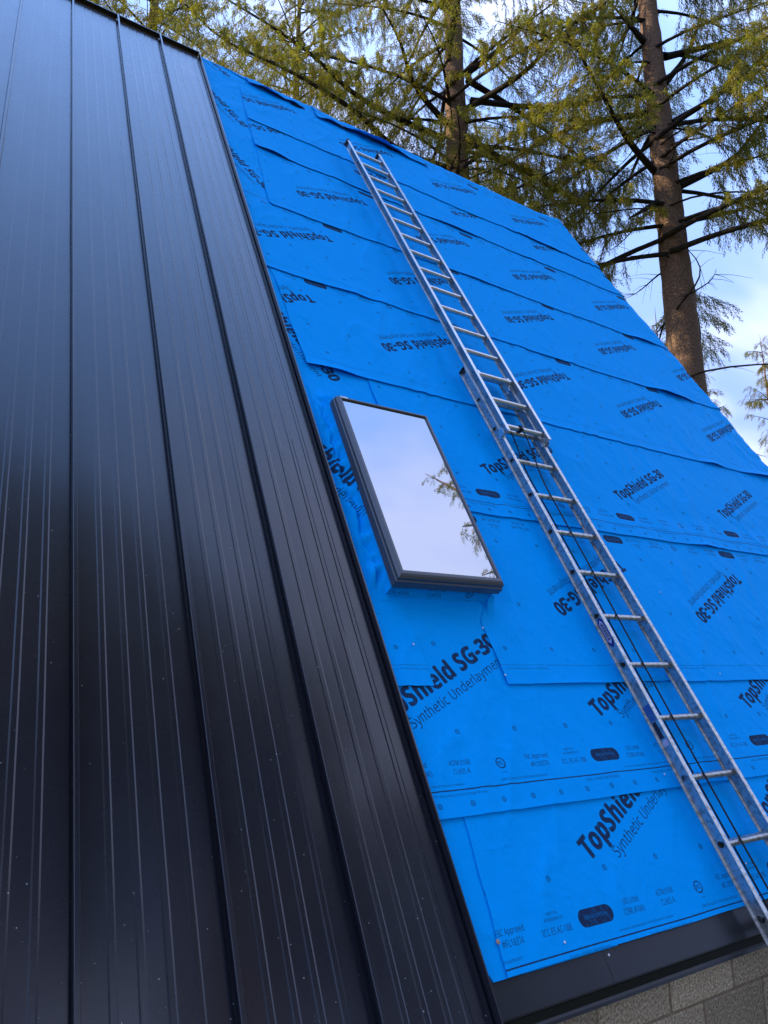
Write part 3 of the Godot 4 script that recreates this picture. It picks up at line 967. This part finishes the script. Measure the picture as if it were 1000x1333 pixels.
func rung_mesh(len: float) -> ArrayMesh:
	var mb := Mb.new()
	for s in [1.0, 0.86]:
		for k in 24:
			var t0 := TAU * (k + 0.5) / 24; var t1 := TAU * (k + 1.5) / 24
			var p := d_shape(t0, 0.0185 * s); var q := d_shape(t1, 0.0185 * s)
			# shallow tread grooves on the outer skin
			if s == 1.0 and k % 3 == 0:
				p *= 0.97
			if s == 1.0 and (k + 1) % 3 == 0:
				q *= 0.97
			mb.quad(Vector3(0, p.x, p.y), Vector3(0, q.x, q.y), Vector3(len, q.x, q.y), Vector3(len, p.x, p.y), Vector3(0, p.x + q.x, p.y + q.y) * (1.0 if s == 1.0 else -1.0))
	return mb.done()

func make_ladder():
	var foot := RT * R(1.45, -0.345, 0.03)
	var l := thing("extension_ladder", "long aluminium extension ladder lying up the blue roof, two sections with dark ropes", "ladder", Vector3(foot.x, 0, foot.z))
	var t := hn(l)
	var aL := 1.370; var aR := 1.538
	var base_r := []
	for k in range(-2, 12): base_r.append((0.175 + 0.1405 * k) * 0.964)
	var fly_r := []
	for k in 16: fly_r.append((3.483 - 0.1345 * k) * 0.935)
	var hb := 0.0345; var hf := 0.065
	var b_top := 1.73 * 0.965
	var f0: float = fly_r[-1] - 0.035; var f1 := 3.565 * 0.936
	put(rail(-1, aL, base_a, -0.345, b_top, 0.019, 0.050, base_r, hb), "rail", M.alu_old, l, t)
	put(rail(1, aR, base_a, -0.345, b_top, 0.019, 0.050, base_r, hb), "rail", M.alu_old, l, t)
	put(rail(-1, aL, fly_a, f0, f1, 0.0508, 0.0800, fly_r, hf), "rail", M.alu, l, t)
	put(rail(1, aR, fly_a, f0, f1, 0.0508, 0.0800, fly_r, hf), "rail", M.alu, l, t)
	var rm := rung_mesh((aR - aL) * S + 0.006)
	for r in base_r: put(rm, "rung", M.alu_old, l, t * Transform3D(Basis.IDENTITY, Vector3((aL + base_a(r)) * S - 0.003, r * S, hb * S)))
	for r in fly_r: put(rm, "rung", M.alu, l, t * Transform3D(Basis.IDENTITY, Vector3((aL + fly_a(r)) * S - 0.003, r * S, hf * S)))
	# plastic end caps and the guide brackets where the sections overlap
	for a in [aL, aR]:
		var mb := Mb.new()
		mb.bevel_box(Vector3((a + fly_a(f1)) * S - 0.017, f1 * S - 0.012, 0.0495 * S), Vector3((a + fly_a(f1)) * S + 0.017, f1 * S + 0.022, 0.0815 * S), 0.005)
		put(mb.done(), "end_cap", M.rubber, l, t)
		mb = Mb.new()
		mb.bevel_box(Vector3((a + base_a(b_top)) * S - 0.016, b_top * S - 0.004, 0.018 * S), Vector3((a + base_a(b_top)) * S + 0.016, b_top * S + 0.012, 0.0475 * S), 0.004)
		put(mb.done(), "end_cap", M.rubber, l, t)
		mb = Mb.new()
		var s := -1.0 if a == aL else 1.0
		var x: float = (a + fly_a(f0)) * S
		mb.bevel_box(Vector3(x - 0.0165, f0 * S - 0.006, 0.046 * S), Vector3(x + 0.0165, f0 * S + 0.055, 0.0495 * S), 0.002)
		mb.bevel_box(Vector3(x + s * 0.0175 - 0.0015, f0 * S - 0.006, 0.0445 * S), Vector3(x + s * 0.0175 + 0.0015, f0 * S + 0.05, 0.066 * S), 0.001)
		put(mb.done(), "guide_bracket", M.alu, l, t)
		# rubber feet on the ground
		mb = Mb.new()
		mb.bevel_box(Vector3((a + 0.002) * S - 0.03, -0.36 * S, 0.012 * S), Vector3((a + 0.002) * S + 0.03, -0.338 * S, 0.056 * S), 0.006)
		put(mb.done(), "foot", M.rubber, l, t)
	# rung locks hanging from a fly rung near the top of the base section
	for s in [0.020, 0.148]:
		var mb := Mb.new()
		var r: float = fly_r[13]
		var x: float = (aL + s + fly_a(r)) * S
		mb.bevel_box(Vector3(x - 0.004, r * S - 0.075, 0.040 * S), Vector3(x + 0.004, r * S + 0.03, 0.058 * S), 0.002)
		mb.bevel_box(Vector3(x - 0.011, r * S - 0.02, 0.055 * S), Vector3(x + 0.011, r * S + 0.024, 0.0735 * S), 0.003)
		mb.bevel_box(Vector3(x - 0.008, r * S - 0.085, 0.036 * S), Vector3(x + 0.008, r * S - 0.062, 0.047 * S), 0.002)
		put(mb.done(), "rung_lock", M.alu, l, t)
	# the hauling rope: down from the lowest fly rung, one run above the rungs and one beneath
	var rp := Mb.new()
	var pts := []; var rad := []
	var lo: float = fly_r[-1]
	for i in 30:
		var f := i / 29.0
		pts.append(Vector3(lerpf(1.432, 1.420, f) * S + 0.006 * sin(f * 7.0), lerpf(lo, -0.2, f) * S, (lerpf(0.073, 0.0445, smoothstep(0.0, 0.15, f))) * S))
		rad.append(0.0043)
	rp.tube(pts, rad, 7)
	put(rp.done(), "rope", M.rope, l, t)
	rp = Mb.new(); pts = []; rad = []
	for i in 30:
		var f := i / 29.0
		pts.append(Vector3(lerpf(1.408, 1.424, f) * S + 0.005 * sin(f * 5.0 + 1.0), lerpf(lo, -0.2, f) * S, lerpf(0.047, 0.0245, smoothstep(0.0, 0.1, f)) * S))
		rad.append(0.0043)
	rp.tube(pts, rad, 7)
	put(rp.done(), "rope", M.rope, l, t)
	rp = Mb.new()      # two turns and a knot round the rung
	for q in [0.0, 0.011]:
		pts = []; rad = []
		for i in 17:
			var a := TAU * i / 16
			pts.append(Vector3(1.425 * S + q, lo * S + 0.0235 * cos(a), hf * S + 0.0235 * sin(a))); rad.append(0.0042)
		rp.tube(pts, rad, 6, false)
	rp.tube([Vector3(1.425 * S - 0.01, lo * S - 0.018, 0.074 * S), Vector3(1.425 * S + 0.004, lo * S - 0.026, 0.0765 * S), Vector3(1.425 * S + 0.018, lo * S - 0.018, 0.074 * S)], [0.006, 0.009, 0.005], 7)
	put(rp.done(), "rope_knot", M.rope, l, t)
	# maker's badge and the warning labels on the outside of the left rail
	make_badge(l, t, aL)

func make_badge(l: Node3D, t: Transform3D, aL: float):
	var zc := 0.0345 * S
	var X := func(b: float): return (aL + base_a(b)) * S
	var plate := func(b0: float, b1: float, half: float, point: float, d: float, z: float) -> ArrayMesh:
		var mb := Mb.new()
		var xx: float = X.call((b0 + b1) / 2) - d
		var q := [Vector2(b0 * S, 0), Vector2(b0 * S + point, -half), Vector2(b1 * S - point, -half), Vector2(b1 * S, 0), Vector2(b1 * S - point, half), Vector2(b0 * S + point, half)]
		for k in 6:
			var a: Vector2 = q[k]; var c: Vector2 = q[(k + 1) % 6]
			mb.flat(Vector3(xx, (b0 + b1) / 2 * S, z), Vector3(xx, a.x, z + a.y), Vector3(xx, c.x, z + c.y), Vector3(-1, 0, 0))
			mb.quad(Vector3(xx, a.x, z + a.y), Vector3(xx, c.x, z + c.y), Vector3(xx + 0.0006, c.x, z + c.y), Vector3(xx + 0.0006, a.x, z + a.y), Vector3(0, a.x + c.x - (b0 + b1) * S, a.y + c.y))
		return mb.done()
	var mid := 0.664
	var badge := put(plate.call(mid - 0.043, mid + 0.043, 0.0195, 0.03, 0.0012, zc), "badge", M.print_blue, l, t)
	badge.set_meta("label", "blue and white maker's badge on the rail")
	put(plate.call(mid - 0.033, mid + 0.033, 0.0135, 0.02, 0.0020, zc), "badge_field", M.lilac, badge)
	# its lettering runs along the rail: x of the text down the slope, y out of the roof
	var tm := TextMesh.new()
	tm.font = font(true); tm.text = "WERNER"; tm.font_size = 32; tm.pixel_size = 0.00078; tm.depth = 0.0008
	var bt := Basis(Vector3(0, -1, 0), Vector3(0, 0, 1), Vector3(-1, 0, 0))
	put(tm, "lettering", M.print_black, badge, Transform3D(bt, Vector3(X.call(mid) - 0.0026, mid * S, zc)))
	put(plate.call(0.432, 0.470, 0.023, 0.001, 0.0012, zc), "warning_label", M.print_sky, l, t)
	put(plate.call(0.392, 0.430, 0.012, 0.001, 0.0012, zc - 0.007), "warning_label", M.print_black, l, t)
	put(plate.call(0.374, 0.389, 0.018, 0.006, 0.0012, zc), "warning_label", M.lilac, l, t)
	# worn white print further down
	for q in [["CAUTION", 0.305, 0.00062], ["KEEP CLEAR", 0.255, 0.00050], ["LADDER", 0.13, 0.0006], ["DANGER", 0.09, 0.0006], ["THIS SIDE UP", 0.055, 0.0005]]:
		var tx := TextMesh.new()
		tx.font = font(true); tx.text = q[0]; tx.font_size = 32; tx.pixel_size = q[2]; tx.depth = 0.0006
		put(tx, "embossing", M.alu, l, t * Transform3D(bt, Vector3(X.call(q[1]) - 0.0004, q[1] * S, zc)))

# ------------------------------------------------------------------ trees

func spray_mesh() -> ArrayMesh:
	# a hanging twig: a stem and side twiglets, each a narrow bent blade
	var mb := Mb.new()
	var r := RandomNumberGenerator.new(); r.seed = 5
	for k in 15:
		var f := k / 14.0
		var y := -0.02 - 0.26 * f
		var a := k * 2.4
		var d := Vector3(cos(a), -0.75 - 0.5 * f, sin(a)).normalized()
		var len := lerpf(0.12, 0.055, f) * r.randf_range(0.8, 1.2)
		var w := 0.0092
		var sd := d.cross(Vector3.UP).normalized() * w
		var p := Vector3(0, y, 0)
		var m := p + d * len * 0.55
		var e := p + d * len + Vector3(0, -0.016, 0)
		var nn := (d.cross(sd)).normalized()
		mb.flat(p, m + sd, m - sd, nn); mb.flat(m + sd, e, m - sd, nn)
	for q in [Vector3(0.006, 0, 0), Vector3(0, 0, 0.006)]:
		mb.flat(q, -q, Vector3(0, -0.3, 0), Vector3(0.5, 0, 0.5))
	return mb.done()

var spray: ArrayMesh

func conifer(called: String, label: String, at: Vector3, height: float, r0: float, crown: float, spread: float, sd: int, tint: Color, limbs := [], o := {}) -> Node3D:
	if spray == null: spray = spray_mesh()
	var root := thing(called, label, "tree", at, o.get("group", ""))
	var r := RandomNumberGenerator.new(); r.seed = sd
	var n := FastNoiseLite.new(); n.seed = sd; n.frequency = 5.0; n.fractal_octaves = 3
	var lean: Vector3 = o.get("lean", Vector3.ZERO)
	var spine := func(h: float) -> Vector3: return Vector3(0, h, 0) + lean * h + Vector3(sin(h * 0.23 + sd), 0, cos(h * 0.19 + sd)) * 0.03
	var pts := []; var rad := []
	var steps := 90 if r0 > 0.2 else 24
	for i in steps + 1:
		var h := height * i / steps
		pts.append(spine.call(h)); rad.append(r0 * (pow(maxf(1.0 - h / height, 0.0), 0.8) * 0.95 + 0.02) + r0 * 0.5 * exp(-h * 1.2))
	var mb := Mb.new()
	mb.tube(pts, rad, 22 if r0 > 0.2 else 8, false, n, 0.03 if r0 > 0.2 else 0.0)
	put(mb.done(), "trunk", M.bark, root)
	var twigs := Mb.new()
	var xf := []; var col := []
	var todo := []
	for q in limbs:
		var pl := []
		for w in q: pl.append(w - at)
		todo.append([pl, 0.085, true])
	var h: float = crown
	while h < height * 0.985:
		var f := (h - crown) / (height - crown)
		var n_b := r.randi_range(2, 4) if not o.has("thin") else r.randi_range(1, 3)
		for k in n_b:
			var az := r.randf() * TAU
			var len: float = spread * (pow(maxf(1.0 - f, 0.0), 0.75) * r.randf_range(0.6, 1.1) + 0.06)
			var d := Vector3(cos(az), 0, sin(az))
			if o.has("clear") and d.dot(o["clear"]) > 0.86 and h < 21.0: continue      # limbs lost on this side
			var rise: float = lerpf(-0.05, 0.55, f) + r.randf_range(-0.12, 0.12)
			var p: Vector3 = spine.call(h)
			var pl := []
			for i in 7:
				var t := i / 6.0
				pl.append(p + d * len * t + Vector3(0, len * (rise * t - 0.20 * t * t + 0.10 * t * t * t), 0) + d.cross(Vector3.UP) * len * 0.06 * sin(t * 3.0 + az))
			todo.append([pl, 0.012 + 0.010 * len, false])
		h += o.get("step", 0.55) * r.randf_range(0.6, 1.4)
	# dead lower limbs, bare but for a few twigs
	for k in int(o.get("dead", 0)):
		var hh := r.randf_range(crown * 0.72, crown + 5.0)
		var az := r.randf() * TAU
		var len := r.randf_range(1.2, 3.6)
		var d := Vector3(cos(az), 0, sin(az))
		var p: Vector3 = spine.call(hh)
		var dp := []; var dr := []
		for i in 9:
			var t := i / 8.0
			dp.append(p + d * len * t + Vector3(0, len * (0.10 * t - 0.35 * t * t + 0.2 * t * t * t), 0) + d.cross(Vector3.UP) * 0.10 * len * sin(t * 4.0 + az))
			dr.append(lerpf(0.026, 0.004, t))
		var dm := Mb.new()
		dm.tube(dp, dr, 6, false)
		for q in 12:
			var t := r.randf_range(0.25, 1.0)
			var a: Vector3 = dp[int(t * 8.0)]
			var e := a + Vector3(r.randf_range(-0.5, 0.5), r.randf_range(-0.35, 0.2), r.randf_range(-0.5, 0.5))
			dm.tube([a, a.lerp(e, 0.5) + Vector3(0, 0.03, 0), e], [0.006, 0.004, 0.002], 4, false)
		put(dm.done(), "dead_branch", M.limb, root)
	var every: float = o.get("every", 0.2)
	var big: float = o.get("big", 1.0)
	for bi in todo.size():
		var pl: Array = smooth_line(todo[bi][0])
		var L := 0.0
		for i in pl.size() - 1: L += pl[i].distance_to(pl[i + 1])
		var br: float = todo[bi][1]
		var rr := []
		for i in pl.size(): rr.append(br * (1.0 - 0.86 * i / (pl.size() - 1.0)))
		if L > 1.3 and bi < 120:
			var bm := Mb.new()
			bm.tube(pl, rr, 7, false, n, 0.006 if todo[bi][2] else 0.0)
			put(bm.done(), "branch", M.limb, root)
		else:
			twigs.tube(pl, rr, 4, false)
		# side twigs along the branch, sprays hanging from them
		var s: float = 0.28 * L if L > 1.0 else 0.05
		while s < L:
			var fpos: float = s / L * (pl.size() - 1)
			var k := mini(int(fpos), pl.size() - 2)
			var p: Vector3 = pl[k].lerp(pl[k + 1], fpos - k)
			var tg: Vector3 = (pl[k + 1] - pl[k]).normalized()
			var t := s / L
			for sg in [-1.0, 1.0]:
				if r.randf() < 0.14: continue
				var tl: float = (0.25 + 0.20 * L * sin(PI * clamp(t * 0.85 + 0.12, 0, 1))) * r.randf_range(0.45, 1.15) * big
				tl = min(tl, 1.4)
				var lat: Vector3 = tg.cross(Vector3.UP).normalized() * sg
				var dd: Vector3 = (lat * 0.8 + tg * r.randf_range(0.25, 0.7) + Vector3(0, r.randf_range(-0.45, 0.05), 0)).normalized()
				var q := [p, p + dd * tl * 0.5 + Vector3(0, -0.02, 0), p + dd * tl + Vector3(0, -0.22 * tl, 0)]
				twigs.tube(q, [0.006, 0.004, 0.0015], 3, false)
				var m: int = maxi(2, int(tl / (0.085 * big)))
				for i in m:
					var g := (i + r.randf() * 0.7 + 0.3) / m
					var a: Vector3 = q[0].lerp(q[1], min(g * 2.0, 1.0)) if g < 0.5 else q[1].lerp(q[2], (g - 0.5) * 2.0)
					var dir: Vector3 = (dd * r.randf_range(0.1, 0.9) + Vector3(r.randf_range(-0.4, 0.4), -r.randf_range(0.5, 1.2), r.randf_range(-0.4, 0.4))).normalized()
					var sx: Vector3 = dir.cross(Vector3(sin(i + s), 0.3, cos(i * 2.0 + s))).normalized()
					var sc: float = r.randf_range(0.7, 1.25) * big
					xf.append(Transform3D(Basis(sx, -dir, sx.cross(-dir)).scaled_local(Vector3(sc, sc, sc)), a))
					var v := r.randf_range(0.65, 1.3)
					col.append(Color(tint.r * v * r.randf_range(0.9, 1.25), tint.g * v, tint.b * v))
			s += every * r.randf_range(0.7, 1.3)
	if twigs.v.size() > 0:
		var tw := put(twigs.done(), "twigs", M.twig, root)
		tw.set_meta("kind", "stuff")
	var mm := MultiMesh.new()
	mm.transform_format = MultiMesh.TRANSFORM_3D
	mm.use_colors = true
	mm.mesh = spray
	mm.instance_count = xf.size()
	for i in xf.size():
		mm.set_instance_transform(i, xf[i]); mm.set_instance_color(i, col[i])
	var mi := MultiMeshInstance3D.new()
	mi.name = "foliage"; mi.multimesh = mm; mi.material_override = M.leaf
	mi.set_meta("kind", "stuff")
	root.add_child(mi, true)
	return root

func smooth_line(pl: Array) -> Array:
	var c := Curve3D.new()
	for i in pl.size():
		var t: Vector3 = (pl[min(i + 1, pl.size() - 1)] - pl[max(i - 1, 0)]) / 6.0
		c.add_point(pl[i], -t, t)
	var out := []
	var L := c.get_baked_length()
	var n := maxi(6, int(L / 0.35))
	for i in n + 1: out.append(c.sample_baked(L * i / n))
	return out

func make_trees():
	var leaf := Color(0.212, 0.206, 0.062)
	var far := "conifers standing beyond the house"
	conifer("fir_tree", "tall fir whose dark trunk rises behind the ridge, right of the ladder's head", Vector3(9.43, 0, -9.77), 30.0, 0.46, 11.5, 5.2, 401, leaf, [
		[Vector3(9.2, 14.5, -9.95), Vector3(6.97, 14.52, -10.0), Vector3(5.06, 14.52, -9.45), Vector3(3.18, 14.7, -9.39)],
		[Vector3(9.2, 13.7, -9.95), Vector3(7.99, 13.75, -10.13), Vector3(6.35, 13.75, -9.61), Vector3(4.8, 13.75, -9.43), Vector3(3.42, 13.75, -9.44), Vector3(2.46, 13.75, -9.05)],
		[Vector3(9.25, 14.9, -9.9), Vector3(7.95, 14.96, -9.4), Vector3(6.97, 14.96, -8.57), Vector3(6.09, 14.96, -8.03)],
		[Vector3(9.63, 14.41, -9.6), Vector3(11.17, 13.66, -9.0), Vector3(13.35, 12.91, -8.54)],
		[Vector3(9.67, 16.16, -9.57), Vector3(11.61, 16.16, -9.66), Vector3(13.59, 16.16, -9.89), Vector3(15.38, 16.16, -10.11)],
		[Vector3(9.65, 15.3, -9.59), Vector3(10.08, 15.3, -8.06), Vector3(10.09, 15.3, -6.72), Vector3(10.31, 15.3, -5.81)],
		[Vector3(9.67, 16.34, -9.57), Vector3(9.92, 16.34, -8.36), Vector3(9.92, 16.34, -7.32)],
		[Vector3(9.7, 15.5, -9.5), Vector3(11.86, 15.5, -8.4), Vector3(12.6, 15.5, -6.93)]], {"group": far, "every": 0.19, "big": 0.9, "dead": 16})
	conifer("fir_tree", "nearest tall fir with a thick bare lower trunk, right of the roof's rake", Vector3(12.57, 0, -6.3), 27.0, 0.46, 10.4, 4.6, 402, leaf, [
		[Vector3(12.66, 14.8, -6.15), Vector3(13.15, 15.62, -5.81), Vector3(13.07, 16.37, -5.29)],
		[Vector3(12.7, 15.49, -6.1), Vector3(14.42, 16.24, -5.33), Vector3(15.81, 16.99, -5.29)],
		[Vector3(12.7, 13.72, -6.1), Vector3(13.65, 14.47, -5.42), Vector3(14.29, 15.22, -4.64)],
		[Vector3(12.7, 12.07, -6.1), Vector3(13.5, 12.57, -5.32), Vector3(13.84, 13.07, -5.05), Vector3(14.09, 13.57, -4.72)],
		[Vector3(12.7, 11.23, -6.1), Vector3(13.32, 11.23, -5.36), Vector3(13.59, 11.23, -4.72)],
		[Vector3(12.45, 14.15, -6.48), Vector3(10.9, 13.8, -7.6), Vector3(10.0, 13.4, -9.5)],
		[Vector3(12.47, 15.97, -6.4), Vector3(10.82, 15.97, -6.11)],
		[Vector3(12.45, 12.53, -6.45), Vector3(11.0, 12.53, -6.08), Vector3(9.19, 12.53, -5.38), Vector3(8.03, 12.53, -4.96)],
		[Vector3(12.45, 11.83, -6.45), Vector3(10.87, 10.6, -6.11)]], {"group": far, "every": 0.15, "step": 0.42, "dead": 22, "big": 0.9, "clear": Vector3(-0.84, 0, 0.54)})
	conifer("sunlit_fir_tree", "yellow-green sunlit fir filling the sky over the metal roof's ridge", Vector3(3.2, 0, -15.5), 27.0, 0.34, 8.0, 5.6, 403, leaf, [], {"group": far, "every": 0.19, "big": 0.95, "step": 0.5})
	conifer("sunlit_fir_tree", "yellow-green sunlit fir behind the long limbs left of the dark trunk", Vector3(9.0, 0, -18.5), 30.0, 0.36, 9.0, 6.0, 408, leaf, [], {"group": far, "every": 0.23, "big": 1.05, "step": 0.5})
	conifer("sunlit_fir_tree", "sunlit fir far back between the two near trunks", Vector3(18.0, 0, -19.0), 27.0, 0.36, 9.0, 5.5, 404, leaf, [], {"group": far, "every": 0.30, "big": 1.2})
	conifer("young_fir_tree", "small fir showing just right of the thick trunk's foot", Vector3(25.4, 0, -14.1), 15.3, 0.16, 2.0, 2.2, 405, leaf, [], {"group": far, "every": 0.25})
	conifer("young_fir_tree", "small yellow fir peeping over the rake left of the thick trunk", Vector3(21.4, 0, -13.1), 15.0, 0.16, 3.0, 2.4, 406, leaf, [], {"group": far, "every": 0.25})
	conifer("young_fir_tree", "pointed fir cut off by the photo's right edge, beyond the roof", Vector3(32.2, 0, -15.0), 17.6, 0.2, 1.5, 3.6, 407, leaf, [], {"group": far, "every": 0.25})
	conifer("bare_tree", "leafless twiggy treetop against the sky between the rake and the photo's right edge", Vector3(34.4, 0, -18.5), 13.0, 0.12, 8.0, 1.5, 409, leaf, [], {"every": 99.0, "dead": 20})
	# the wood at the photographer's back, which the metal and the window mirror
	var back := "firs behind the photographer"
	conifer("tall_fir_tree", "tall dark fir behind the photographer, left of the others", Vector3(-4.5, 0, 9.0), 31.0, 0.4, 9.5, 5.0, 411, leaf, [], {"group": back, "every": 0.34, "big": 1.7, "step": 0.7})
	conifer("tall_fir_tree", "tallest dark fir straight behind the photographer", Vector3(0.9, 0, 7.6), 38.0, 0.45, 12.0, 4.6, 412, leaf, [], {"group": back, "every": 0.28, "big": 1.9, "step": 0.6})
	conifer("tall_fir_tree", "dark fir behind the photographer's right shoulder", Vector3(5.0, 0, 8.6), 34.0, 0.42, 10.5, 4.4, 413, leaf, [], {"group": back, "every": 0.28, "big": 1.9, "step": 0.6})
	conifer("tall_fir_tree", "shortest dark fir behind the photographer, right of the others", Vector3(8.6, 0, 10.0), 27.0, 0.36, 9.5, 4.2, 415, leaf, [], {"group": back, "every": 0.28, "big": 1.9, "step": 0.6})
	conifer("broad_fir_tree", "broad low fir farther behind the photographer, nearest the roof's lower right", Vector3(14.0, 0, 16.5), 17.0, 0.3, 1.5, 4.6, 416, leaf, [], {"group": back, "every": 0.3, "big": 1.9, "step": 0.6})
	conifer("broad_fir_tree", "broad low fir farther behind the photographer, between two taller firs", Vector3(9.0, 0, 19.0), 18.0, 0.3, 1.5, 4.6, 417, leaf, [], {"group": back, "every": 0.3, "big": 1.9, "step": 0.6})
	conifer("fir_tree", "slim dark fir to the photographer's right, its twigs mirrored in the roof window", Vector3(15.4, 0, 2.4), 22.0, 0.30, 6.0, 1.7, 414, leaf, [
		[Vector3(15.4, 17.6, 2.4), Vector3(14.0, 17.5, 1.5), Vector3(12.3, 17.0, 0.6)],
		[Vector3(15.4, 15.3, 2.4), Vector3(13.6, 15.2, 2.3), Vector3(11.9, 14.5, 2.3)],
		[Vector3(15.4, 13.4, 2.4), Vector3(13.4, 13.4, 2.8), Vector3(11.7, 12.9, 3.1)]], {"every": 0.24})
